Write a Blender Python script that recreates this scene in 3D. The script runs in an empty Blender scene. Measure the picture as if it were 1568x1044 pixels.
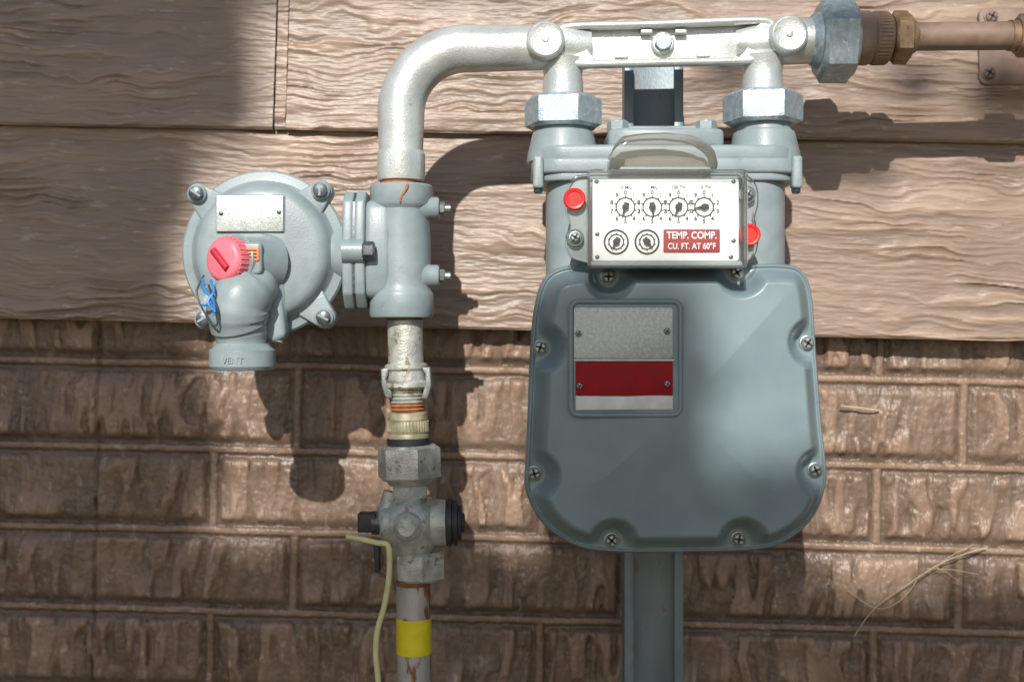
import bpy, math, random
import numpy as np
from mathutils import Vector, Matrix
import bmesh
random.seed(4); rng=np.random.default_rng(5)
S=0.0007; DP=1900.0; DIST=DP*S
F=[1.0]
def ref(d): F[0]=1+d/DP
def V(px,py,d): return Vector(((px-784)*S*F[0], d*S, (522-py)*S*F[0]))
scene=bpy.context.scene
# ---------------------------------------------------------------- materials
def mat(name,c1,c2=None,rough=.5,metal=0.,ns=60,bs=400,bd=.0004,bstr=.3,spot=None,spot_s=40,spot_t=.62,scale=(1,1,1),coat=0,rvar=.1,bscale=None,coatr=.15,spec=.5,cav_shade=None):
    m=bpy.data.materials.new(name); m.use_nodes=True; nt=m.node_tree; N=nt.nodes; L=nt.links
    b=N['Principled BSDF']; b.inputs['Roughness'].default_value=rough; b.inputs['Metallic'].default_value=metal; b.inputs['Specular IOR Level'].default_value=spec
    b.inputs['Coat Weight'].default_value=coat; b.inputs['Coat Roughness'].default_value=coatr
    tc=N.new('ShaderNodeTexCoord'); mp=N.new('ShaderNodeMapping'); mp.inputs['Scale'].default_value=scale
    L.new(tc.outputs['Object'],mp.inputs['Vector'])
    n=N.new('ShaderNodeTexNoise'); n.inputs['Scale'].default_value=ns; n.inputs['Detail'].default_value=4
    L.new(mp.outputs[0],n.inputs['Vector'])
    r=N.new('ShaderNodeValToRGB'); r.color_ramp.elements[0].position=.32; r.color_ramp.elements[1].position=.68
    c2=c2 or tuple(x*.8 for x in c1)
    r.color_ramp.elements[0].color=(*c2,1); r.color_ramp.elements[1].color=(*c1,1)
    L.new(n.outputs['Fac'],r.inputs[0]); col=r.outputs[0]
    if spot:
        n2=N.new('ShaderNodeTexNoise'); n2.inputs['Scale'].default_value=spot_s; n2.inputs['Detail'].default_value=5; n2.inputs['Roughness'].default_value=.65
        L.new(mp.outputs[0],n2.inputs['Vector'])
        r2=N.new('ShaderNodeValToRGB'); r2.color_ramp.elements[0].position=spot_t; r2.color_ramp.elements[1].position=spot_t+.07
        L.new(n2.outputs['Fac'],r2.inputs[0])
        mx=N.new('ShaderNodeMixRGB'); L.new(r2.outputs[0],mx.inputs[0]); L.new(col,mx.inputs[1]); mx.inputs[2].default_value=(*spot,1); col=mx.outputs[0]
    if cav_shade:   # shade of the recesses and light on the ridges painted into the colour
        at=N.new('ShaderNodeAttribute'); at.attribute_name='cav_shade'; cm=N.new('ShaderNodeMapRange'); cm.inputs[3].default_value=cav_shade[0]; cm.inputs[4].default_value=cav_shade[1]
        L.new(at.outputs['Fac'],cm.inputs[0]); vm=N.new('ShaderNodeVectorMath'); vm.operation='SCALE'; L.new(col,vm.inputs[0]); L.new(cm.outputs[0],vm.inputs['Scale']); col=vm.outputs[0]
    L.new(col,b.inputs['Base Color'])
    mr=N.new('ShaderNodeMapRange'); mr.inputs[3].default_value=max(.05,rough-rvar); mr.inputs[4].default_value=min(1,rough+rvar)
    L.new(n.outputs['Fac'],mr.inputs[0]); L.new(mr.outputs[0],b.inputs['Roughness'])
    if bd:
        n3=N.new('ShaderNodeTexNoise'); n3.inputs['Scale'].default_value=bs; n3.inputs['Detail'].default_value=2
        if bscale:
            mp2=N.new('ShaderNodeMapping'); mp2.inputs['Scale'].default_value=bscale; L.new(tc.outputs['Object'],mp2.inputs['Vector']); L.new(mp2.outputs[0],n3.inputs['Vector'])
        else: L.new(mp.outputs[0],n3.inputs['Vector'])
        bp=N.new('ShaderNodeBump'); bp.inputs['Strength'].default_value=bstr; bp.inputs['Distance'].default_value=bd
        L.new(n3.outputs['Fac'],bp.inputs['Height']); L.new(bp.outputs[0],b.inputs['Normal'])
    return m
M={}
M['case']=mat('grey_enamel',(.195,.258,.278),(.165,.225,.245),.38,0,25,500,.0003,.25,spot=(.27,.33,.34),spot_s=170,spot_t=.70,coat=.25,coatr=.22)
M['cast']=mat('grey_cast_paint',(.275,.33,.345),(.215,.265,.278),.42,0,40,600,.0006,.4,spot=(.17,.18,.175),spot_s=90,spot_t=.655,coat=.12)
M['silver']=mat('aluminium_paint',(.68,.70,.68),(.54,.565,.555),.36,.5,45,450,.0009,.38,spot=(.36,.35,.29),spot_s=110,spot_t=.655)
M['zinc']=mat('galvanised_nut',(.44,.52,.56),(.28,.36,.40),.42,.45,160,700,.0006,.5,spot=(.58,.63,.65),spot_s=170,spot_t=.58)
M['brass']=mat('weathered_brass',(.34,.23,.13),(.20,.13,.08),.5,.35,90,500,.0006,.5,spot=(.13,.08,.05),spot_s=150,spot_t=.6)
M['brown']=mat('brown_paint',(.26,.175,.13),(.19,.125,.095),.5,0,60,400,.0004,.3)
M['steel']=mat('weathered_steel',(.56,.57,.53),(.36,.36,.32),.40,.4,90,500,.0010,.65,spot=(.25,.19,.11),spot_s=70,spot_t=.59)
M['dsteel']=mat('dull_clamp_steel',(.26,.28,.26),(.15,.16,.15),.45,.5,90,500,.0006,.6)
M['rust']=mat('rusty_pipe',(.52,.50,.48),(.38,.34,.32),.5,.3,50,400,.0008,.5,spot=(.24,.09,.035),spot_s=38,spot_t=.515,scale=(1,1,.35))
M['rust2']=mat('rusted_thread',(.28,.12,.06),(.16,.07,.04),.6,.2,80,400,.0008,.5)
M['sealant']=mat('orange_sealant',(.45,.16,.05),(.25,.09,.04),.6,0,200,500,.0008,.6)
M['beige']=mat('dielectric_beige',(.45,.41,.28),(.26,.23,.15),.5,.3,90,500,.0006,.4)
M['black']=mat('black_rubber',(.02,.022,.026),(.035,.036,.04),.5,0,60,500,.0005,.4)
M['bolt']=mat('dark_bolt',(.14,.16,.17),(.06,.07,.08),.4,.6,150,500,.0005,.4)
M['screw']=mat('screw_zinc',(.42,.47,.47),(.22,.26,.26),.38,.7,200,500,.0004,.4)
M['white']=mat('white_printed_plate',(.86,.87,.87),(.82,.83,.84),.4,0,60,400,0)
M['ink']=mat('black_ink',(.01,.01,.013),(.01,.01,.012),.6,0,60,400,0,spec=.2)
M['redlab']=mat('red_label',(.33,.006,.012),(.27,.005,.009),.55,0,60,400,.0003,.2,spec=.2)
M['redplug']=mat('red_plug',(.75,.03,.02),(.62,.02,.02),.35,0,60,400,0)
M['pink']=mat('faded_red_cap',(.82,.21,.26),(.74,.14,.19),.42,0,60,400,.0003,.3)
M['pinkd']=mat('red_cap_core',(.50,.02,.05),None,.4,0,60,400,0)
M['orange']=mat('orange_sticker',(.75,.22,.05),(.6,.17,.05),.5,0,60,400,0)
M['plate']=mat('aluminium_nameplate',(.46,.49,.48),(.34,.37,.36),.40,.45,350,900,.0004,.6,spot=(.54,.56,.55),spot_s=300,spot_t=.55)
M['whitetape']=mat('white_strip',(.74,.72,.71),None,.5,0,60,400,0)
M['yellow']=mat('yellow_tape',(.80,.66,.02),(.70,.55,.01),.4,0,60,400,.0004,.3)
M['wire']=mat('yellow_wire',(.72,.66,.34),(.6,.54,.26),.5,0,60,400,0)
M['blue']=mat('blue_tag',(.03,.22,.6),(.02,.15,.4),.4,0,60,400,0)
M['strut']=mat('grey_strut_paint',(.17,.215,.235),(.12,.155,.175),.42,.2,30,400,.0005,.4,spot=(.19,.13,.09),spot_s=60,spot_t=.60,scale=(1,1,.5))
M['straw']=mat('dry_grass',(.50,.40,.27),None,.7,0,60,400,0)
M['bark']=mat('bark',(.12,.085,.06),(.06,.045,.03),.9,0,12,40,.01,.8)
M['leaf']=mat('leaves',(.06,.11,.03),(.04,.08,.02),.6,0,3,40,0)
M['soil']=mat('soil_grass',(.16,.12,.08),(.07,.08,.035),.95,0,3,60,.02,.8)
M['board']=mat('painted_cedar_board',(.345,.248,.188),(.255,.18,.135),.42,0,9,170,.0018,.7,spot=(.43,.335,.27),spot_s=110,spot_t=.60,scale=(.3,1,1.6),bscale=(.22,1,1.5),rvar=.12,cav_shade=(.60,1.14))
M['brickm']=mat('brown_ribbed_masonry',(.29,.195,.14),(.195,.127,.09),.42,0,14,260,.0020,.65,spot=(.38,.285,.215),spot_s=75,spot_t=.60,scale=(1,1,.6),bscale=(1,1,.35),rvar=.12,cav_shade=(.40,1.15))
def clear(name,diff,dc,gl=.28):
    m=bpy.data.materials.new(name); m.use_nodes=True; nt=m.node_tree; N=nt.nodes; L=nt.links
    N.remove(N['Principled BSDF']); o=N['Material Output']
    t=N.new('ShaderNodeBsdfTransparent'); t.inputs[0].default_value=(.975,.98,.975,1)
    g=N.new('ShaderNodeBsdfGlossy'); g.inputs['Roughness'].default_value=.12; g.inputs[0].default_value=(.9,.9,.9,1)
    d=N.new('ShaderNodeBsdfDiffuse'); d.inputs[0].default_value=(*dc,1)
    lw=N.new('ShaderNodeLayerWeight'); lw.inputs[0].default_value=gl
    m1=N.new('ShaderNodeMixShader'); L.new(lw.outputs['Fresnel'],m1.inputs[0]); L.new(t.outputs[0],m1.inputs[1]); L.new(g.outputs[0],m1.inputs[2])
    m2=N.new('ShaderNodeMixShader'); m2.inputs[0].default_value=diff; L.new(m1.outputs[0],m2.inputs[1]); L.new(d.outputs[0],m2.inputs[2])
    L.new(m2.outputs[0],o.inputs['Surface']); return m
M['clear']=clear('clear_polycarbonate',.025,(.72,.72,.68))
M['dome']=clear('yellowed_polycarbonate',.15,(.62,.58,.48),.18)
# ---------------------------------------------------------------- helpers
def empty(n):
    e=bpy.data.objects.new(n,None); scene.collection.objects.link(e); e.empty_display_size=.05; return e
def obj(parent,name,verts,faces,m,smooth=35):
    me=bpy.data.meshes.new(name); me.from_pydata([tuple(v) for v in verts],[],faces); me.validate(); me.update()
    o=bpy.data.objects.new(name,me); scene.collection.objects.link(o); me.materials.append(M[m])
    if smooth: me.shade_smooth(); me.set_sharp_from_angle(angle=math.radians(smooth))
    if parent: o.parent=parent
    return o
def axes(n):
    n=Vector(n).normalized()
    if abs(n.y)>.8: u=Vector((1,0,0))
    elif abs(n.x)>.8: u=Vector((0,1,0))
    else: u=Vector((1,0,0))
    u=(u-n*u.dot(n)).normalized(); return n,u,n.cross(u)
def fix(ob,ang):
    me=ob.data; bm=bmesh.new(); bm.from_mesh(me); bmesh.ops.recalc_face_normals(bm,faces=bm.faces); bm.to_mesh(me); bm.free()
    me.shade_smooth(); me.set_sharp_from_angle(angle=math.radians(ang)); return ob
def rev(p,name,o,dr,prof,m,segs=60,phase=0,smooth=35,sq=1.):
    n,u,v=axes(dr); o=Vector(o); vs=[];fs=[]
    for q in prof:
        t,r=q[0],q[1]
        for i in range(segs):
            th=2*math.pi*i/segs; rr=r
            if len(q)>2:
                a=(th-phase)%(math.pi/3)-math.pi/6; rr=min(r,q[2]/math.cos(a))
            w=o+n*t+u*(math.cos(th)*rr)+v*(math.sin(th)*rr*sq); vs.append(V(*w))
    k=len(prof)
    for j in range(k-1):
        for i in range(segs):
            a=j*segs+i;b=j*segs+(i+1)%segs; fs.append((a,b,b+segs,a+segs))
    fs.append(tuple(range(segs-1,-1,-1))); fs.append(tuple(range((k-1)*segs,k*segs)))
    return fix(obj(p,name,vs,fs,m,0),smooth)
def hexnut(p,name,o,dr,L,width,m,phase=0,ch=5):
    c=width/2; a=c*math.cos(math.pi/6); ph=round(phase/(2*math.pi/72))*(2*math.pi/72)
    return rev(p,name,o,dr,[(0,a*.90,a),(0.01,a*.95,a),(ch*.7,c*.985,a),(ch,c*1.01,a),(L-ch,c*1.01,a),(L-ch*.7,c*.985,a),(L-.01,a*.95,a),(L,a*.9,a)],m,72,ph,22)
def tube(p,name,pts,r,m,segs=20,sq=1):
    pts=[Vector(q) for q in pts]; n=len(pts); vs=[];fs=[]; rs=r if isinstance(r,(list,tuple)) else [r]*n
    t0=(pts[1]-pts[0]).normalized(); h=Vector((0,0,1)) if abs(t0.z)<.9 else Vector((1,0,0)); u=(h-t0*h.dot(t0)).normalized()
    for i in range(n):
        t=(pts[min(i+1,n-1)]-pts[max(i-1,0)]).normalized(); u=(u-t*u.dot(t)).normalized(); w=t.cross(u); ri=rs[min(i,len(rs)-1)]
        for k in range(segs):
            a=2*math.pi*k/segs; vs.append(V(*(pts[i]+u*math.cos(a)*ri+w*math.sin(a)*ri)))
    for i in range(n-1):
        for k in range(segs):
            a=i*segs+k;b=i*segs+(k+1)%segs; fs.append((a,b,b+segs,a+segs))
    fs.append(tuple(range(segs-1,-1,-1))); fs.append(tuple(range((n-1)*segs,n*segs)))
    return fix(obj(p,name,vs,fs,m,0),40)
def cr(pts,n=8,closed=False):
    out=[];k=len(pts);P=[np.array(q,float) for q in pts]
    for i in (range(k) if closed else range(k-1)):
        if closed: a,b,c,d=P[(i-1)%k],P[i],P[(i+1)%k],P[(i+2)%k]
        else: a,b,c,d=P[max(i-1,0)],P[i],P[i+1],P[min(i+2,k-1)]
        for j in range(n):
            t=j/n; out.append(tuple(.5*((2*b)+(c-a)*t+(2*a-5*b+4*c-d)*t*t+(3*b-a-3*c+d)*t**3)))
    if not closed: out.append(tuple(P[-1]))
    return out
def prism(p,name,out,a0,a1,m,ax='d',bev=3,seg=3,smooth=35):
    f={'d':lambda q,a:(q[0],q[1],a),'y':lambda q,a:(q[0],a,q[1]),'x':lambda q,a:(a,q[0],q[1])}[ax]
    n=len(out); vs=[V(*f(q,a0)) for q in out]+[V(*f(q,a1)) for q in out]
    fs=[tuple(range(n)),tuple(range(2*n-1,n-1,-1))]+[(i,i+n,(i+1)%n+n,(i+1)%n) for i in range(n)]
    me=bpy.data.meshes.new(name); me.from_pydata([tuple(v) for v in vs],[],fs)
    bm=bmesh.new(); bm.from_mesh(me); bmesh.ops.recalc_face_normals(bm,faces=bm.faces)
    if bev:
        es=[e for e in bm.edges if len(e.link_faces)==2 and e.calc_face_angle(0)>math.radians(32)]
        bmesh.ops.bevel(bm,geom=es,offset=bev*S,segments=seg,profile=.5,affect='EDGES',clamp_overlap=True)
    bm.to_mesh(me); bm.free()
    o=bpy.data.objects.new(name,me); scene.collection.objects.link(o); me.materials.append(M[m])
    me.shade_smooth(); me.set_sharp_from_angle(angle=math.radians(smooth)); o.parent=p; return o
def rr(x0,y0,x1,y1,r,n=6):
    o=[]
    for cx,cy,a0 in((x1-r,y1-r,0),(x0+r,y1-r,90),(x0+r,y0+r,180),(x1-r,y0+r,270)):
        for i in range(n+1):
            a=math.radians(a0+90*i/n); o.append((cx+r*math.cos(a),cy+r*math.sin(a)))
    return o
def box(x0,y0,x1,y1): return [(x0,y0),(x1,y0),(x1,y1),(x0,y1)]
def text(p,name,s,px,py,d,size,m,rot=0,align='CENTER',off=.00008,sx=1):
    c=bpy.data.curves.new(name,'FONT'); c.body=s; c.size=size*S*F[0]; c.align_x=align; c.align_y='CENTER'; c.offset=off; c.extrude=.00008
    o=bpy.data.objects.new(name,c); scene.collection.objects.link(o); c.materials.append(M[m]); o.location=V(px,py,d)
    o.rotation_euler=(math.pi/2,0,0); o.scale=(sx,1,1); o.parent=p; return o
def screw(p,name,px,py,d,r,m='screw',slot='x',sm='black',ang=.5):
    rev(p,name,(px,py,d),(0,0,-1),[(-4,r*1.25),(0,r*1.25),(.8,r*1.15),(1,r),(4,r*.95),(6,r*.7),(6.4,0.1)],m,32)
    for k in ([0,1] if slot=='x' else [0]):
        a=ang+k*math.pi/2; ca,sa=math.cos(a),math.sin(a); l=r*.7;w=r*.16
        prism(p,name+'_slot',[(px+ca*i*l-sa*j*w,py+sa*i*l+ca*j*w) for i,j in((-1,-1),(1,-1),(1,1),(-1,1))],d-6.9,d-5,sm,bev=0)
TB=rng.random((256,256))
def vn(x,y,seed=0):
    x=x+seed*17.3; y=y+seed*9.7; xi=np.floor(x).astype(int); yi=np.floor(y).astype(int); fx=x-xi; fy=y-yi
    fx=fx*fx*(3-2*fx); fy=fy*fy*(3-2*fy); g=lambda a,b:TB[a%256,b%256]
    return (g(xi,yi)*(1-fx)+g(xi+1,yi)*fx)*(1-fy)+(g(xi,yi+1)*(1-fx)+g(xi+1,yi+1)*fx)*fy
def ss(a,b,x): t=np.clip((x-a)/(b-a),0,1); return t*t*(3-2*t)
def gridobj(p,name,xs,ys,hf,base,m,smooth=60):
    X,Y=np.meshgrid(xs,ys); H,CV=hf(X,Y); co=np.stack([(X-784)*S*F[0],(base-H)*S,(522-Y)*S*F[0]],-1).reshape(-1,3)
    ny,nx=X.shape; i=np.arange(ny-1)[:,None]*nx+np.arange(nx-1)[None,:]
    f=np.stack([i,i+nx,i+nx+1,i+1],-1).reshape(-1,4)
    me=bpy.data.meshes.new(name); me.vertices.add(len(co)); me.vertices.foreach_set('co',co.ravel()); me.loops.add(f.size); me.loops.foreach_set('vertex_index',f.ravel())
    me.polygons.add(len(f)); me.polygons.foreach_set('loop_start',np.arange(len(f))*4); me.update(); me.validate(); me.shade_smooth()
    at=me.attributes.new('cav_shade','FLOAT','POINT'); at.data.foreach_set('value',np.clip(CV,0,1).ravel().astype(np.float32))
    if smooth: me.set_sharp_from_angle(angle=math.radians(smooth))
    me.materials.append(M[m]); o=bpy.data.objects.new(name,me); scene.collection.objects.link(o); o.parent=p; return o
# ---------------------------------------------------------------- house wall
WD=250
ref(WD-20)
W=empty('house_wall')
xf=np.concatenate([np.arange(-4500,-250,60),np.arange(-250,1850,3.6),np.arange(1850,5500,60)])
def boardh(seed,top,bot):
    def h(X,Y):
        w=(vn(X/240,Y/100,seed)-.5)*4.2+(vn(X/62,Y/34,seed+3)-.5)*1.7+(vn(X/24,Y/15,seed+6)-.5)*.7
        n=vn(X/280,Y/10+w,seed+1); r=1-np.abs(2*n-1); r=r**2.2
        n2=vn(X/80,Y/5+w*1.9,seed+2); r2=ss(.45,.8,n2)
        n3=vn(X/34,Y/3.2+w*3,seed+9)
        amp=.25+1.1*ss(.3,.72,vn(X/150,Y/48,seed+8))
        t=(Y-top)/(bot-top)
        h=14*t+amp*(2.5*r+1.7*r2)+.9*n3
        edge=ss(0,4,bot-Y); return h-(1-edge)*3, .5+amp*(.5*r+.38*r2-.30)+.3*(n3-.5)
    return h
def board(name,seed,top,bot,x0,x1,base,fine=True):
    xs=xf[(xf>x0)&(xf<x1)]; xs=np.concatenate([[x0],xs,[x1]])
    ys=np.concatenate([np.arange(top,bot-6,1.6 if bot>0 else 8),np.arange(bot-6,bot+.1,1)])
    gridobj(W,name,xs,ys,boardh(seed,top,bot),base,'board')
    yb=float(ys[-1]); h=boardh(seed,top,bot)(xs,np.full_like(xs,yb))[0]; vs=[];fs=[]
    for i,x in enumerate(xs): vs+= [V(x,yb,base-h[i]),V(x,yb-1,base+46)]
    for i in range(len(xs)-1): fs.append((2*i,2*i+1,2*i+3,2*i+2))
    obj(W,name+'_underside',vs,fs,'board',0)
BD=WD-14
board('siding_board_lower',1,196,505,-4500,5500,BD)
board('siding_board_upper_a',11,-95,207,-4500,411,BD-3)
board('siding_joint_strip',15,-95,206,413.5,430,BD-1)
board('siding_board_upper_b',23,-95,207,431.5,5500,BD-3)
prism(W,'siding_backing',box(395,-95,450,204),BD+2,BD+10,'board',bev=0)
for k in range(1,5):
    board('siding_board_top_%d'%k,30+k,-95-300*k,207-300*k,-4500,5500,BD-3)
ref(WD+25)
rows=[435,562,693,818,942,1068,1194,1320,1446,1572,1698,1824,1950,2076]
ra=np.array(rows)
def brickh(X,Y):
    Yw=Y+1.6*(vn(X/60,Y/200,3)-.5)+1.6*(vn(X/14,Y/300,4)-.5)
    k=np.clip(np.searchsorted(ra,Yw,side='right')-1,0,len(ra)-2); t=Yw-ra[k]; T=ra[k+1]-ra[k]
    off=np.where(k%2==1,455,328)
    jx=3*(vn(X*0+k,Y/22,19)-.5)
    jd=np.abs((X+jx-off+254)%508-254); sd=np.abs(X-147-3*(vn(X*0,Y/30,2)-.5))
    wv=15*(vn(X/90,Y/80+k*3,7)-.5)+7*(vn(X/22,Y/26,8)-.5)
    slant=(t-60)*(.24*(vn(X/150,k*2.3+0*Y,9)-.35))
    n=vn((X+wv+slant)/12,Y/64+k*7.7,5); n2=vn((X+wv+slant)/6,Y/26+k*3.1,6); n3=vn((X+wv)/9.5,Y/40+k*5.1,16)
    amp=.35+.95*ss(.25,.7,vn(X/70,Y/60+k,12))
    inn=ss(16,24,t)*ss(5,16,T-t)*ss(8,17,jd)
    rib=amp*(5.2*ss(.42,.58,n)+2.2*n2+3*ss(.5,.66,n3))*inn
    # flush mortar-like lip above each course (lighter colour stands in for caught light), shallow ribbed face below it
    lipm=np.maximum(ss(-1,2,t)*(1-ss(9,13,t)),(1-ss(4,8,jd))*ss(8,12,t)*.85)
    face=6+7*ss(17,30,t)*ss(2,20,T-t)*ss(9,20,jd)*.5+6*lipm
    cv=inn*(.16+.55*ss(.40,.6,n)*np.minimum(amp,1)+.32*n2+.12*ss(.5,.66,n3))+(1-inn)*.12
    cv=cv*(.4+.6*ss(2,16,T-t)); cv=np.maximum(cv,.85*lipm)  # shade under each course and its lit lip, put into the colour
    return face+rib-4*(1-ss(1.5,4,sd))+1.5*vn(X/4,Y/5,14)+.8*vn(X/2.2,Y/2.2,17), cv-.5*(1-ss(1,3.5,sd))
xb=np.concatenate([np.arange(-4500,-250,40),np.arange(-250,1850,2.6),np.arange(1850,5500,40)])
yb=np.concatenate([np.arange(440,1180,2.2),np.arange(1180,2070,14)])
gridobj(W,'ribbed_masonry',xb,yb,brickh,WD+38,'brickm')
ref(WD-20)
piv=V(784,522,WD); W.location=piv
for c in W.children: c.data.transform(Matrix.Translation(-piv))
W.rotation_euler=(0,math.radians(1.3),math.radians(-1.4))
# ---------------------------------------------------------------- strut post
ref(90); ST=empty('strut_post')
x0,x1=956,1046
prism(ST,'channel',[(x0,86),(x0+14,86),(x0+14,96),(x0+6,96),(x0+6,124),(x1-6,124),(x1-6,96),(x1-14,96),(x1-14,86),(x1,86),(x1,131),(x0,131)],88,1960,'strut','y',bev=1.2,seg=2)
# ---------------------------------------------------------------- inlet pipe & meter bar
ref(0); PB=empty('meter_bar_pipe')
pts=[(614,276,0),(614,225,0)]+[(714-100*math.cos(a),175-100*math.sin(a),0) for a in np.linspace(0,math.pi/2,22)]+[(760,74.5,0),(850,73,0)]
rad=[34,34]+[36]*22+[35,34]
tube(PB,'elbow_pipe',pts,rad,'silver',48)
rev(PB,'elbow_collar',(614,232,0),(0,1,0),[(0,35),(6,37.5,36.0),(38,37.5,36.0),(45,35.5,36.4),(46,30)],'silver',72,.35,20)
rev(PB,'thread_seal',(613,270,0),(0,1,0),[(0,31),(16,31)],'sealant')
tube(PB,'bar_left_body',[(835,72,0),(870,70,0),(905,70,0)],[34,32,24],'silver',40)
tube(PB,'bar_right_body',[(1125,68,0),(1165,66,0),(1205,64,0),(1256,62,0)],[22,32,35,35],'silver',40)
bp=[(0,30),(34,29.5),(42,28.5),(45,26.5),(46,24),(45.2,22),(45.2,5.5),(47,4),(47.5,0.1)]
rev(PB,'boss_l',(834,71,0),(0,0,-1),bp,'silver',48)
rev(PB,'boss_r',(1199,63,0),(0,0,-1),bp,'silver',48)
prism(PB,'bar_web',[(850,44),(1180,37),(1180,98),(850,104)],-8,8,'silver',bev=2)
for o_ in (-18,-9): tube(PB,'bar_flange_top_edge',cr([(856,54,o_),(876,46,o_-4),(1000,43,o_-5),(1156,37,o_-4),(1178,44,o_)],6),5.5,'silver',12)
for o_ in (-18,-9): tube(PB,'bar_flange_bottom_edge',cr([(868,98,o_),(895,103,o_-4),(1000,101,o_-5),(1132,98,o_-4),(1160,92,o_)],6),5.5,'silver',12)
prism(PB,'bar_gusset_l',cr([(856,48),(880,49),(888,62),(900,84),(908,99),(860,102)],4,True),-23,23,'silver',bev=11,seg=4)
prism(PB,'bar_gusset_r',cr([(1180,40),(1158,43),(1150,58),(1138,82),(1128,97),(1176,97)],4,True),-23,23,'silver',bev=11,seg=4)
for x in (988,1040): prism(PB,'bar_lug',box(x-9,50,x+9,57),-22,-6,'silver',bev=2)
for x,y in ((950,90),(1075,88)): prism(PB,'bar_rib',box(x-10,y-4,x+10,y+2),-14,-6,'silver',bev=1)
rev(PB,'bar_bolt_pad',(1013,70,-6),(0,0,-1),[(0,18),(10,17),(12,15)],'silver')
hexnut(PB,'bar_bolt',(1013,70,-16),(0,0,-1),10,27,'zinc',.3,2)
for nm,x,y0,y1,n0,n1,wd in (('l',862,92,152,150,198,119),('r',1168,88,148,143,192,121)):
    rev(PB,'drop_'+nm,(x,y0,0),(0,1,0),[(0,34),(12,31),(24,29.5),(40,31),(y1-y0,31)],'silver')
    hexnut(PB,'union_nut_'+nm,(x,n0,0),(0,1,0),n1-n0,wd,'zinc',.18,7)
hexnut(PB,'outlet_union_nut',(1252,62,0),(1,0,0),54,130,'zinc',.25,8)
rev(PB,'outlet_collar',(1240,62,0),(1,0,0),[(0,36),(6,41),(14,44)],'zinc')
OP=empty('outlet_gas_pipe')
rev(OP,'adapter',(1305,59,0),(1,0,0),[(0,41),(22,41),(28,38),(30,40),(52,39.5),(55,37)],'brown')
for i in range(44):
    a=i*2*math.pi/44
    tube(OP,'knurl_%d'%i,[(1337,59+39.6*math.cos(a),39.6*math.sin(a)),(1356,59+39.3*math.cos(a),39.3*math.sin(a))],1.3,'brass',6)
rev(OP,'flare_ring',(1358,58,0),(1,0,0),[(0,28),(4,33),(7,28),(10,28)],'brass')
hexnut(OP,'reducer_hex',(1364,58,0),(1,0,0),28,82,'brass',.1,5)
rev(OP,'reducer_neck',(1390,57,0),(1,0,0),[(0,28),(8,26),(12,23)],'brass')
tube(OP,'pipe',[(1398,56.5,0),(1560,55,0),(1760,54,0)]+[(1760+70*math.sin(a),54,70-70*math.cos(a)) for a in np.linspace(.1,math.pi/2,8)]+[(1830,54,260)],21.5,'brown',32)
hexnut(OP,'pipe_coupling',(1556,55,0),(1,0,0),50,66,'brown',.2,4)
rev(OP,'coupling_thread',(1545,55,0),(1,0,0),[(0,23.5),(12,23.5)],'brass')
ref(200); BK=empty('pipe_wall_bracket')
prism(BK,'plate',rr(1498,13,1640,131,12),196,206,'brown',bev=2)
for x,y in ((1516,27),(1512,113)): screw(BK,'screw',x,y,195,9,'brown')
prism(BK,'strap',rr(1575,20,1610,124,6),60,196,'brown',bev=3)
# ---------------------------------------------------------------- gas meter
G=empty('gas_meter')
ref(-80)
outl=cr([(1035,404),(1130,404),(1200,404),(1228,414),(1243,447),(1250,530),(1258,640),(1266,715),(1264,748),(1246,792),(1208,826),(1160,842),(1040,846),(930,845),(872,832),(828,798),(805,752),(804,715),(808,630),(812,530),(818,470),(829,432),(848,413),(880,405),(940,404)],24,True)
O=np.array(outl); C=np.array([1035.,628.])
ang=np.unwrap(np.arctan2(O[:,1]-C[1],O[:,0]-C[0])); rd=np.hypot(*(O-C).T)
NA=800
th=np.linspace(ang[0],ang[0]+2*math.pi,NA+1)[:-1]; R=np.interp(th,np.append(ang,ang[0]+2*math.pi),np.append(rd,rd[0]))
OU=np.stack([C[0]+R*np.cos(th),C[1]+R*np.sin(th)],-1)
NR=140; tt=np.sin(np.linspace(0.02,1,NR)*math.pi/2); tt[-1]=1
P=C+tt[:,None,None]*(OU-C)[None]
scr=[(827,532),(818,724),(936,826),(1130,824),(1247,719),(1235,525),(931,424),(1127,418)]
fl=P.reshape(-1,2); e=np.full(len(fl),1e9)
for i in range(0,NA,2):
    a=OU[i];b=OU[(i+2)%NA]; ab=b-a; t=np.clip(((fl-a)@ab)/(ab@ab),0,1); e=np.minimum(e,np.hypot(*(fl-a-t[:,None]*ab).T))
h=8+44*ss(7,34,e)**.85+9*ss(30,190,e)
m=np.ones(len(fl))
for sx,sy in scr:
    dd=np.hypot(fl[:,0]-sx,fl[:,1]-sy); m*=ss(15,42,dd)
h=8+(h-8)*m
h+= 3.5*np.exp(-((e-4.5)/2.6)**2)
h-= 9*(1-np.sqrt(np.clip(1-(1-np.clip(e/5,0,1))**2,0,1)))
vs=[V(x,y,-75-hh) for (x,y),hh in zip(fl,h)]; fs=[]
for j in range(NR-1):
    for i in range(NA):
        a=j*NA+i;b=j*NA+(i+1)%NA; fs.append((a,b,b+NA,a+NA))
fs.append(tuple(range(NA-1,-1,-1)))
obj(G,'front_cover',vs,fs,'case',0).data.shade_smooth()
OL=[tuple(q) for q in OU[::8]]
prism(G,'cover_flange',OL,-75,-60,'case',bev=2)
prism(G,'rear_flange',[tuple(C+(np.array(q)-C)*.985) for q in OL],-58,-48,'case',bev=2)
prism(G,'rear_case',[tuple(C+(np.array(q)-C)*.95) for q in OL],-59,80,'case',bev=22,seg=5)
for i,(x,y) in enumerate(scr): screw(G,'cover_screw_%d'%i,x,y,-84,10,ang=.3+i)
ref(-128)
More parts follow.
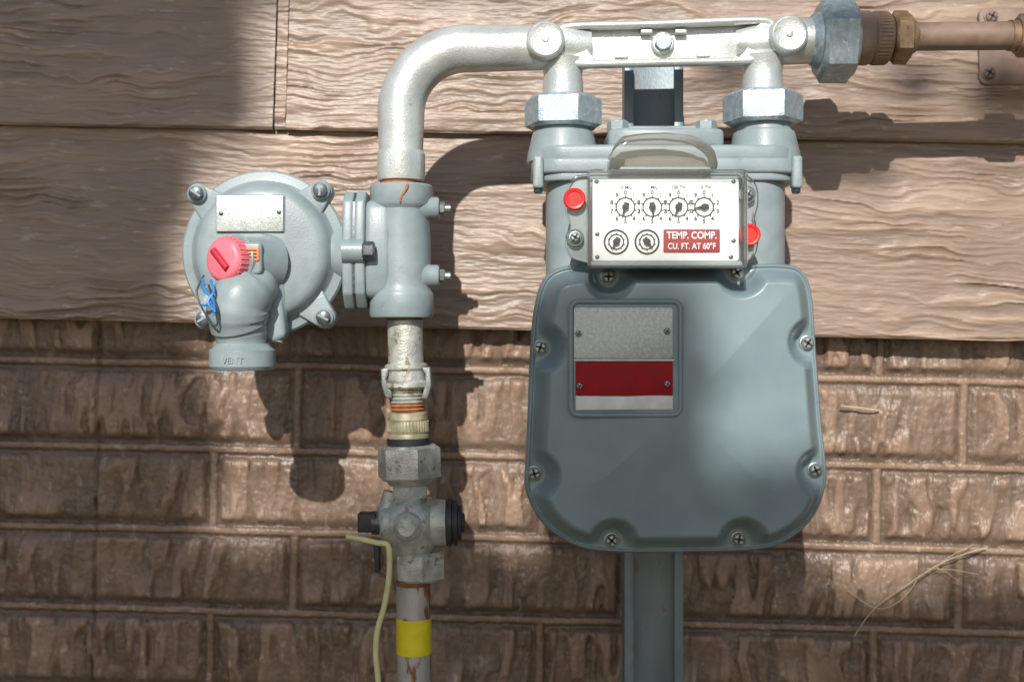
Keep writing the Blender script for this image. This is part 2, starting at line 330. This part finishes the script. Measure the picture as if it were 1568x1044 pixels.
q=rr(874,462,1041,635,12); tube(G,'label_frame',[(a,b,-134) for a,b in q+[q[0],q[1]]],4.5,'case',10)
prism(G,'label_pad',rr(873,460,1042,636,12),-135,-120,'case',bev=1)
prism(G,'silver_plate',rr(878,471,1029,549,4),-138,-134,'plate',bev=.6)
prism(G,'red_plate',rr(881,553,1029,605,3),-138,-134,'redlab',bev=.6)
prism(G,'white_strip',[(881,605.5),(960,606.5),(1000,604.5),(1029,605.6),(1029,626),(881,627)],-137.6,-134,'whitetape',bev=.4)
prism(G,'divider',box(878,549.5,1031,552.5),-139,-134,'whitetape',bev=.4)
for i,(x,y) in enumerate(((885,511),(1020,507),(887,590),(1020,587))): screw(G,'label_screw_%d'%i,x,y,-137,5,'screw')
ref(-55)
prism(G,'neck_case',rr(838,-62,1210,78,48,10),262,445,'cast','y',bev=0)
prism(G,'top_plate',rr(814,-72,1229,84,46,10),243,267,'cast','y',bev=5)
prism(G,'top_plate_lower',rr(820,-68,1222,82,46,10),264,278,'cast','y',bev=3)
prism(G,'top_step',rr(822,-62,1221,76,44,10),222,246,'cast','y',bev=6)
prism(G,'top_centre',[(932,-50),(958,-62),(1085,-62),(1110,-50),(1110,60),(932,60)],196,226,'cast','y',bev=7)
prism(G,'top_centre_ridge',[(950,-30),(1098,-30),(1098,40),(950,40)],188,200,'cast','y',bev=4)
for x in (948,1085): hexnut(G,'top_bolt',(x,181,-30),(0,1,0),20,34,'cast',.2,3)
for x in (824,1218):
    prism(G,'corner_lug',rr(x-8,240,x+8,290,5),-70,-50,'cast',bev=4)
    rev(G,'lug_bolt',(x,286,-58),(0,1,0),[(0,7),(8,7),(11,5)],'bolt',20)
ref(0)
for nm,x in (('l',862),('r',1170)):
    rev(G,'port_'+nm,(x,190,0),(0,1,0),[(0,40),(12,42),(14,46),(20,48),(30,50),(45,54),(60,56)],'cast')
ref(-135)
I=G
prism(I,'index_housing',rr(908,276,1130,404,5),-134,-50,'cast',bev=3)
prism(I,'index_bezel',rr(901,268,1136,409,5),-137,-124,'clear',bev=2)
prism(I,'index_face',rr(907,274,1130,400,4),-141,-136,'white',bev=.6)
prism(I,'index_bottom_rail',rr(903,401,1134,409,3),-150,-134,'cast',bev=2)
def shell(name,x0,y0,x1,y1,d0,d1,w=3):
    prism(I,name+'_front',rr(x0,y0,x1,y1,4),d0-2,d0,'clear',bev=.8)
    prism(I,name+'_left',box(x0,y0+1,x0+w,y1-1),d0+.3,d1,'clear',bev=.5); prism(I,name+'_right',box(x1-w,y0+1,x1,y1-1),d0+.3,d1,'clear',bev=.5)
    prism(I,name+'_top',box(x0+w+.3,y0,x1-w-.3,y0+w),d0+.3,d1,'clear',bev=.5); prism(I,name+'_bottom',box(x0+w+.3,y1-w,x1-w-.3,y1),d0+.3,d1,'clear',bev=.5)
shell('index_cover',899,264,1139,411,-160,-125)
q=rr(900,265,1138,410,5); tube(I,'index_cover_rim',[(a,b,-160) for a,b in q+[q[0]]],2,'clear',8)
dome=[(933,266),(934,240),(940,220),(955,209),(985,205),(1020,204),(1055,208),(1080,216),(1093,232),(1098,250),(1098,266)]
prism(I,'index_dome',dome,-152,-72,'dome',bev=12,seg=5,smooth=60)
prism(I,'dome_shelf',rr(950,254,1090,263,3),-125,-90,'cast',bev=1)
prism(I,'dome_inner_arch',cr([(958,254),(962,242),(1000,236),(1050,238),(1080,246),(1084,254)],5),-118,-112,'dome',bev=1)
tl=cr([(900,266),(880,270),(868,290),(866,320),(872,345),(866,365),(872,392),(900,402)],5)
prism(I,'index_tab_l',tl,-128,-118,'clear',bev=1.5)
prism(I,'index_tab_l_back',[(q[0]+3,q[1]) for q in tl],-117,-108,'cast',bev=1.5)
tr=cr([(1137,266),(1150,270),(1161,285),(1163,310),(1158,335),(1163,360),(1158,390),(1137,403)],5)
prism(I,'index_tab_r',tr,-128,-118,'clear',bev=1.5)
prism(I,'index_tab_r_back',[(q[0]-3,q[1]) for q in tr],-117,-108,'cast',bev=1.5)
for i,(x,y) in enumerate(((880,304),(1149,359))):
    rev(I,'seal_plug_%d'%i,(x,y,-122),(0,0,-1),[(0,17),(8,17),(10,15),(9.5,12),(8,11),(8,.1)],'redplug',32)
for i,(x,y) in enumerate(((881,363),(1146,297))): rev(I,'boss_%d'%i,(x,y,-122),(0,0,-1),[(0,14),(6,13)],'cast',24); screw(I,'index_screw_%d'%i,x,y,-129,8)
for x,y in ((913,279),(1122,279),(914,394),(1118,394),(914,359),(1122,369)): rev(I,'face_rivet',(x,y,-140),(0,0,-1),[(0,3.6),(2,3.4),(3,.1)],'bolt',16)
def dial(x,y,r,pa,digits=True):
    n=40; vs=[];fs=[]
    for k in range(n):
        a=2*math.pi*k/n
        for q_ in (r*.60,r*.60+2.0): vs.append(V(x+q_*math.cos(a),y+q_*math.sin(a),-141.7))
    for k in range(n): a=2*k;b=2*((k+1)%n); fs.append((a,a+1,b+1,b))
    for k in range(10):
        a=2*math.pi*k/10-math.pi/2; i0=len(vs); ca,sa=math.cos(a),math.sin(a)
        for q_,w in ((r*.60,-.9),(r*.80,-.9),(r*.80,.9),(r*.60,.9)): vs.append(V(x+q_*ca-w*sa,y+q_*sa+w*ca,-141.9))
        fs.append((i0,i0+1,i0+2,i0+3))
        if digits: text(I,'digit',str(k),x+r*1.0*ca,y+r*1.0*sa,-141.8,9,'ink',off=.00012)
    obj(I,'dial',vs,fs,'ink',0)
    ca,sa=math.cos(pa),math.sin(pa); L=r*.80
    prism(I,'pointer',[(x-sa*4.0-ca*7,y+ca*4.0-sa*7),(x-sa*3.4,y+ca*3.4),(x+ca*L,y+sa*L),(x+sa*3.4,y-ca*3.4),(x+sa*4.0-ca*7,y-ca*4.0-sa*7)],-145,-143.5,'ink',bev=0)
    rev(I,'pointer_hub',(x,y,-141),(0,0,-1),[(0,5.2),(5,5.2),(6,3)],'ink',16)
for x,pa in ((957,1.9),(998,1.45),(1038,1.95),(1077,3.0)): dial(x,318,22,pa)
for x,pa in ((943,2.1),(990,.9)):
    dial(x,371,17,pa,False)
    q=[(x+18*math.cos(a),371+18*math.sin(a),-141.6) for a in np.linspace(0,2*math.pi,33)]; tube(I,'dial_ring',q,1.5,'ink',6)
for x,s in ((957,'10 MIL'),(998,'1 MIL'),(1038,'100 TH'),(1078,'10 TH')): text(I,'dial_caption',s,x,288,-141.8,7,'ink')
prism(I,'index_red_label',rr(1015,352,1101,387,2),-143,-140.5,'redlab',bev=.3)
text(I,'index_text_a','TEMP. COMP.',1058,361.5,-143.4,15,'white',off=.00015,sx=.86); text(I,'index_text_b','CU. FT. AT 60°F',1058,378,-143.4,13,'white',off=.00012,sx=.82)
# ---------------------------------------------------------------- regulator
RG=empty('gas_regulator'); ref(-40)
cx,cy=401,386
rev(RG,'diaphragm_housing',(cx,cy,-10),(0,0,-1),[(-62,30),(-56,70),(-34,102),(-16,118),(-12,126),(-3,127.5),(-2,123),(0,123),(1,127.5),(8,128),(12,125),(13,117),(14,112),(20,107),(28,104),(36,100),(41,94),(43,86),(44,60),(45,.1)],'cast',96,0,28)
for i,(x,y) in enumerate(((300,296),(490,291),(311,488),(495,486))):
    dx,dy=cx-x,cy-y; l=math.hypot(dx,dy); dx/=l;dy/=l; t0=math.atan2(-dy,-dx)
    prism(RG,'ear_%d'%i,[(x+17*math.cos(a),y+17*math.sin(a)) for a in np.linspace(t0-1.5,t0+1.5,14)]+[(x+dx*36+dy*28,y+dy*36-dx*28),(x+dx*36-dy*28,y+dy*36+dx*28)],-30,2,'cast',bev=3)
    rev(RG,'ear_boss_%d'%i,(x,y,-24),(0,0,-1),[(0,15),(12,14.5),(14,12)],'cast',32)
    rev(RG,'ear_bolt_%d'%i,(x,y,-36),(0,0,-1),[(0,11.5),(6,11),(8,7),(8.1,.1)],'bolt',28)
    a=.6+i; prism(RG,'bolt_slot_%d'%i,[(x+math.cos(a)*s*9-math.sin(a)*w*1.6,y+math.sin(a)*s*9+math.cos(a)*w*1.6) for s,w in((-1,-1),(1,-1),(1,1),(-1,1))],-44.9,-43,'cast',bev=0)
prism(RG,'nameplate_pad',rr(334,300,439,358,3),-57,-30,'cast',bev=2)
prism(RG,'nameplate',rr(336,302,437,356,2),-59.5,-56,'plate',bev=.4)
for x,y in ((343,329),(431,327)): rev(RG,'rivet',(x,y,-59),(0,0,-1),[(0,3.5),(2,3),(3,.1)],'bolt',14)
rev(RG,'spring_housing',(412,402,-40),(-.62,-.02,-.78),[(0,44),(30,42),(40,40),(62,38),(64,36)],'cast',48)
rev(RG,'cap',(369,402,-92),(-.50,-.0,-.86),[(0,34),(14,34),(20,33),(24,30),(26,26),(26.2,.1)],'pink',48,0,50)
n,u,v=axes((-.50,0,-.86)); o=Vector((369,402,-92))
for i in range(30):
    a=i*2*math.pi/30; c=o+(u*math.cos(a)+v*math.sin(a))*33.6
    tube(RG,'cap_rib_%d'%i,[tuple(c+n*2),tuple(c+n*19)],1.3,'pink',6)
c=o+n*27
tube(RG,'cap_grip',[tuple(c-(u*.7-v*.7)*20),tuple(c+(u*.7-v*.7)*20)],5.5,'pinkd',10)
prism(RG,'warning_sticker',rr(386,384,411,404,2),-111,-108.5,'orange',bev=.3)
for k in range(3): prism(RG,'sticker_line',box(389,388+5*k,408,389.6+5*k),-111.6,-110.5,'ink',bev=0)
prism(RG,'sticker_mount',rr(384,376,415,424,8),-108.5,-60,'cast',bev=5)
tube(RG,'vent_elbow',cr([(402,420,-48),(392,442,-74),(378,462,-88),(374,486,-84),(377,510,-76),(379,540,-74)],7),[34]*5+[39]*4+[44]*8+[46]*5+[43]*4+[39]*4+[37]*8,'cast',44)
tube(RG,'casting_rib',cr([(405,395,-50),(424,418,-48),(431,455,-46),(428,500,-44),(424,524,-48)],6),11,'cast',16)
prism(RG,'vent_web',[(395,430),(434,430),(440,500),(442,516),(425,524),(395,522)],-62,-20,'cast',bev=8)
rev(RG,'vent_flange',(379,526,-74),(0,1,0),[(0,38),(6,44),(10,49),(34,49.5),(39,46),(40,38),(32,37),(32,.1)],'cast')
text(RG,'vent_text','VENT',375,551,-124.2,13,'cast')
tube(RG,'seal_wire',cr([(330,425,-110),(322,450,-118),(335,480,-128),(352,500,-130),(357,480,-134),(348,455,-134),(340,440,-122)],8),1.5,'bolt',8)
tube(RG,'blue_tie_a',cr([(330,432,-118),(336,448,-130),(350,462,-136),(352,485,-136)],6),2.4,'blue',8)
tube(RG,'blue_tie_b',cr([(342,433,-118),(350,450,-132),(343,466,-138),(354,480,-138)],6),2.0,'blue',8)
tube(RG,'blue_tie_c',cr([(326,466,-120),(338,470,-134),(350,466,-138)],6),2.0,'blue',8)
prism(RG,'lead_tag',[(322,446),(340,442),(346,468),(332,480),(320,470)],-128,-125,'clear',bev=.6)
ref(0)
rev(RG,'connector',(470,388,5),(1,0,0),[(0,40),(40,40),(60,48),(64,52)],'cast')
oc=[(296,-20),(312,-42),(360,-50),(410,-50),(452,-44),(474,-20),(474,25),(452,46),(312,46),(296,25)]
prism(RG,'flange_plate_a',oc,530,546,'cast','x',bev=4)
prism(RG,'flange_gasket',[(p[0]*.98+7.6,p[1]*.96) for p in oc],545.5,549,'bolt','x',bev=0)
prism(RG,'flange_plate_b',[(p[0]-1,p[1]) for p in oc],548.5,564,'cast','x',bev=4)
prism(RG,'body_shoulder',[(312,-36),(360,-44),(420,-44),(456,-36),(462,0),(456,36),(312,36),(306,0)],560,604,'cast','x',bev=12,seg=4)
hexnut(RG,'flange_bolt',(562,388,-56),(1,0,0),18,28,'bolt',0,3)
rev(RG,'flange_bolt_shank',(545,388,-56),(1,0,0),[(0,8),(20,8)],'bolt',20)
rev(RG,'flange_bolt_boss',(531,388,-46),(1,0,0),[(0,18),(32,18)],'cast',24)
rev(RG,'valve_body',(615,284,0),(0,1,0),[(0,40),(0.5,46),(3,48.5),(30,48.5),(34,46),(38,43),(60,43),(100,45),(150,44),(160,45),(165,48),(169,49),(197,49),(202,47),(203,38)],'cast',64)
for k,(y) in enumerate((320,423)):
    rev(RG,'tap_%d'%k,(640,y,-8),(1,0,0),[(0,24),(14,20),(20,17),(30,17),(33,15)],'cast',32)
    hexnut(RG,'tap_plug_%d'%k,(673,y,-8),(1,0,0),9,20,'screw',.2,2); rev(RG,'tap_tip_%d'%k,(681,y,-8),(1,0,0),[(0,6),(9,6),(10,4)],'screw',20)
tube(RG,'rust_streak',cr([(628,288,-46),(626,296,-48),(620,305,-48.2),(617,316,-48.2)],5),[2.5]*5+[2]*5+[1.6]*5+[.8],'sealant',8)
# ---------------------------------------------------------------- riser chain
RP=empty('gas_riser_pipe'); D2=(.026,1,0)
def ax(y): return (620+(y-490)*.03,y,0)
rev(RP,'nipple_a',ax(484),D2,[(0,27),(80,27)],'steel')
rev(RP,'nipple_rust',ax(486),D2,[(0,26),(1,27.6),(4,27.6),(6,26)],'rust2')
rev(RP,'pipe_cap_band',ax(556),D2,[(0,28),(3,33),(8,33),(12,30),(26,30),(30,34),(36,34),(40,28)],'steel')
prism(RP,'clamp_ear_l',[(585,564),(597,562),(597,572),(593,580),(598,594),(602,598),(602,609),(592,607),(586,590)],-20,8,'dsteel',bev=2)
prism(RP,'clamp_ear_r',[(646,562),(660,561),(662,590),(656,611),(646,609),(650,596),(653,585),(652,572)],-20,8,'dsteel',bev=2)
tube(RP,'clamp_band',[(623+31*math.cos(a),586+5*math.sin(a+1.2),-31*math.sin(a)) for a in np.linspace(0,math.pi*2,36)],3,'dsteel',8)
for k in range(6): rev(RP,'thread_%d'%k,ax(596+k*5.6),D2,[(0,23.5),(2.4,26),(5,23.5)],'steel' if k<4 else 'sealant')
rev(RP,'insulating_union',ax(630),D2,[(0,26),(2,30),(12,31),(14,29.5),(18,31),(30,31),(33,29.5),(36,31),(42,31)],'beige')
for i in range(40):
    a=i*2*math.pi/40; x0=ax(640)[0]; tube(RP,'union_knurl_%d'%i,[(x0+30.8*math.cos(a),643,30.8*math.sin(a)),(x0+.5+30.8*math.cos(a),660,30.8*math.sin(a))],1.2,'beige',6)
rev(RP,'insulating_ring',ax(670),D2,[(0,31),(1,33),(10,33),(14,30)],'black')
hexnut(RP,'union_hex',ax(681),D2,53,99,'steel',.2,6)
rev(RP,'union_lower',ax(732),D2,[(0,36),(6,34),(10,30)],'steel')
hexnut(RP,'valve_top_hex',ax(738),D2,36,58,'steel',.5,4)
VL=empty('gas_shutoff_valve')
rev(VL,'body',(630,760,0),(.02,1,0),[(0,28),(8,34),(18,42),(34,47),(50,47),(64,42),(78,34),(88,32)],'steel')
tube(VL,'shoulder_l',cr([(600,752,-6),(594,775,-6),(594,805,-8),(602,835,-4)],5),[12]*5+[15]*5+[14]*5+[11],'steel',16)
rev(VL,'barrel',(586,800,0),(1,0,0),[(0,30),(6,33),(30,35),(60,36),(90,36),(98,34)],'steel')
rev(VL,'plug_disc',(628,800,-34),(-.1,0,-1),[(0,26),(9,22),(14,16),(16,13),(15.5,4),(16.5,.1)],'steel')
rev(VL,'cap',(683,799,0),(1,0,0),[(0,34),(3,36),(9,36),(10,33),(12,33),(13,36),(18,35),(19,28),(24,26),(25,.1)],'black',48)
rev(VL,'cap_centre',(706,799,-2),(1,0,0),[(0,16),(5,14),(6,9)],'black',24)
prism(VL,'stem_head',rr(549,784,578,813,3),-16,16,'black',bev=4)
rev(VL,'stem',(570,800,0),(1,0,0),[(0,18),(20,18)],'bolt',24)
prism(VL,'lock_wing',[(573,828),(582,826),(583,872),(575,875)],-12,6,'black',bev=2)
hexnut(VL,'bottom_hex',(642,843,0),(.01,1,0),44,82,'steel',.35,5)
rev(RP,'riser_lower',(633,880,0),(.006,1,0),[(0,26),(1200,26)],'rust')
rev(RP,'thread_rust',(633,884,0),(.006,1,0),[(0,25),(2,27),(8,27),(11,26)],'rust2')
rev(RP,'yellow_band',(633.5,945,0),(.006,1,0),[(0,26.9),(54,26.9)],'yellow')
WR=empty('tracer_wire')
tube(WR,'strand',cr([(536,815,-35),(555,818,-40),(582,823,-46),(598,826,-48),(601,845,-46),(599,880,-40),(592,920,-36),(582,955,-34),(579,990,-34),(583,1040,-32),(588,1150,-28),(590,1500,-20),(590,2000,-10)],8),4.3,'wire',12)
DG=empty('dry_grass_stems'); ref(235)
tube(DG,'stem_a',cr([(1310,975,242),(1340,932,238),(1400,888,236),(1450,858,236),(1515,838,242)],8),1.0,'straw',6)
tube(DG,'stem_b',cr([(1300,905,242),(1345,932,238),(1385,915,238),(1410,880,240)],8),.8,'straw',6)
tube(DG,'stem_c',cr([(1290,622,248),(1320,625,245),(1350,629,248)],6),1.4,'straw',6)
for a in [(1420,870,1500,880),(1440,862,1490,835),(1430,866,1475,895)]: tube(DG,'awn',[(a[0],a[1],237),((a[0]+a[2])/2,(a[1]+a[3])/2-3,236),(a[2],a[3],240)],.6,'straw',5)
# ---------------------------------------------------------------- ground
GZ=(522-1955)*S
me=bpy.data.meshes.new('ground'); n=60; gx=np.linspace(-1,1,n); gx=np.sign(gx)*np.abs(gx)**3*80
X,Y=np.meshgrid(gx,gx); Z=GZ+.02*(vn(X/.7+50,Y/.7+50)-.5); co=np.stack([X,Y,Z],-1).reshape(-1,3); i=np.arange(n-1)[:,None]*n+np.arange(n-1)[None]
f=np.stack([i,i+1,i+n+1,i+n],-1).reshape(-1,4); me.from_pydata(co.tolist(),[],f.tolist()); me.shade_smooth(); me.materials.append(M['soil'])
scene.collection.objects.link(bpy.data.objects.new('ground',me))
# ---------------------------------------------------------------- sun + sky
SD=Vector((.15,1,-.60))
sl=bpy.data.lights.new('sun','SUN'); sl.energy=5; sl.angle=math.radians(.53); sl.color=(1,.96,.89)
so=bpy.data.objects.new('sun',sl); scene.collection.objects.link(so); so.rotation_euler=SD.to_track_quat('-Z','Y').to_euler(); so.location=(-2,-6,5)
w=bpy.data.worlds.new('World'); scene.world=w; w.use_nodes=True; nt=w.node_tree; bg=nt.nodes['Background']
sk=nt.nodes.new('ShaderNodeTexSky'); sk.sky_type='NISHITA'; sk.sun_disc=False; sk.sun_elevation=math.atan2(.60,math.hypot(.15,1)); sk.sun_rotation=math.atan2(-.15,-1)
nt.links.new(sk.outputs[0],bg.inputs[0]); bg.inputs[1].default_value=.105
# ---------------------------------------------------------------- unseen tree added to shade the wall
TR=empty('added_shade_tree')
def blob(x,y,cx_,cy_,rx,ry): return ((x-cx_)/rx)**2+((y-cy_)/ry)**2<1
def mask(x,y):  # wall regions to shade; leaves are projected from these towards the sun
    if x<285+25*math.sin(y/90) : return (x*7.3+y*3.1)%11>.6
    if y<215 and x<380: return True
    if x<1000 and y>850+20*math.sin(x/60): return True
    if 835<x<1075 and y>650: return True
    if x>1070 and y>905+20*math.sin(x/50): return True
    if blob(x,y,1285,262,70,22) or blob(x,y,1535,180,55,38) or blob(x,y,1000,-70,900,45): return True
    if blob(x,y,1120,140,40,22) or blob(x,y,1400,165,35,16): return True
    if blob(x,y,560,1010,330,205): return True
    return False
vs=[];fs=[]
ref(WD)
cnt=0
while cnt<17000:
    x=random.uniform(-900,2200); y=random.uniform(-900,1700)
    inside=(-300<x<1900 and -350<y<1300)
    if inside and not mask(x,y): continue
    if not inside and random.random()<.85: continue
    L=random.uniform(5.0,5.8); c=V(x,y,WD)-SD*L; s=random.uniform(.018,.032) if inside else random.uniform(.05,.09)
    if c.z<GZ+.7: continue
    a=Vector((random.gauss(0,1),random.gauss(0,1),random.gauss(0,1))).normalized(); b=a.cross(Vector((random.gauss(0,1),random.gauss(0,1),random.gauss(0,1)))).normalized()
    k=len(vs); vs+=[c-a*s*1.3,c+b*s*.7,c+a*s*1.3,c-b*s*.7]; fs.append((k,k+1,k+2,k+3)); cnt+=1
obj(TR,'foliage',vs,fs,'leaf',0)
F[0]=1
def br(pts,r0,r1,nm):
    pts=cr(pts,5); n=len(pts); tube(TR,nm,[(p[0]/S+784,522-p[2]/S,p[1]/S) for p in pts],[(r0+(r1-r0)*i/(n-1))/S for i in range(n)],'bark',12)
br([(-2.7,-5.9,GZ-.1),(-2.6,-5.8,.6),(-2.35,-5.7,1.8),(-2.1,-5.6,3.2),(-1.9,-5.5,4.4)],.15,.05,'trunk')
br([(-2.4,-5.7,1.6),(-2.7,-5.6,2.6),(-2.9,-5.5,3.6)],.08,.02,'limb_a')
br([(-2.3,-5.7,2.2),(-1.8,-5.5,2.6),(-1.2,-5.4,2.75)],.07,.02,'limb_b')
br([(-2.5,-5.8,1.2),(-2.0,-5.6,1.9),(-1.7,-5.5,2.5)],.07,.02,'limb_c')
br([(-2.1,-5.6,3.2),(-1.4,-5.5,3.75),(-.4,-5.4,3.9)],.05,.015,'limb_d')
# ---------------------------------------------------------------- camera
cd=bpy.data.cameras.new('camera'); cd.sensor_width=36; cd.lens=36*DIST/(1568*S); cd.clip_end=500; cd.clip_start=.05
cd.dof.use_dof=True; cd.dof.focus_distance=DIST-.05; cd.dof.aperture_fstop=4.5
co_=bpy.data.objects.new('camera',cd); scene.collection.objects.link(co_); co_.location=(0,-DIST,0); co_.rotation_euler=(math.pi/2,0,0); scene.camera=co_
scene.view_settings.view_transform='Standard'; scene.view_settings.look='None'; scene.view_settings.exposure=0
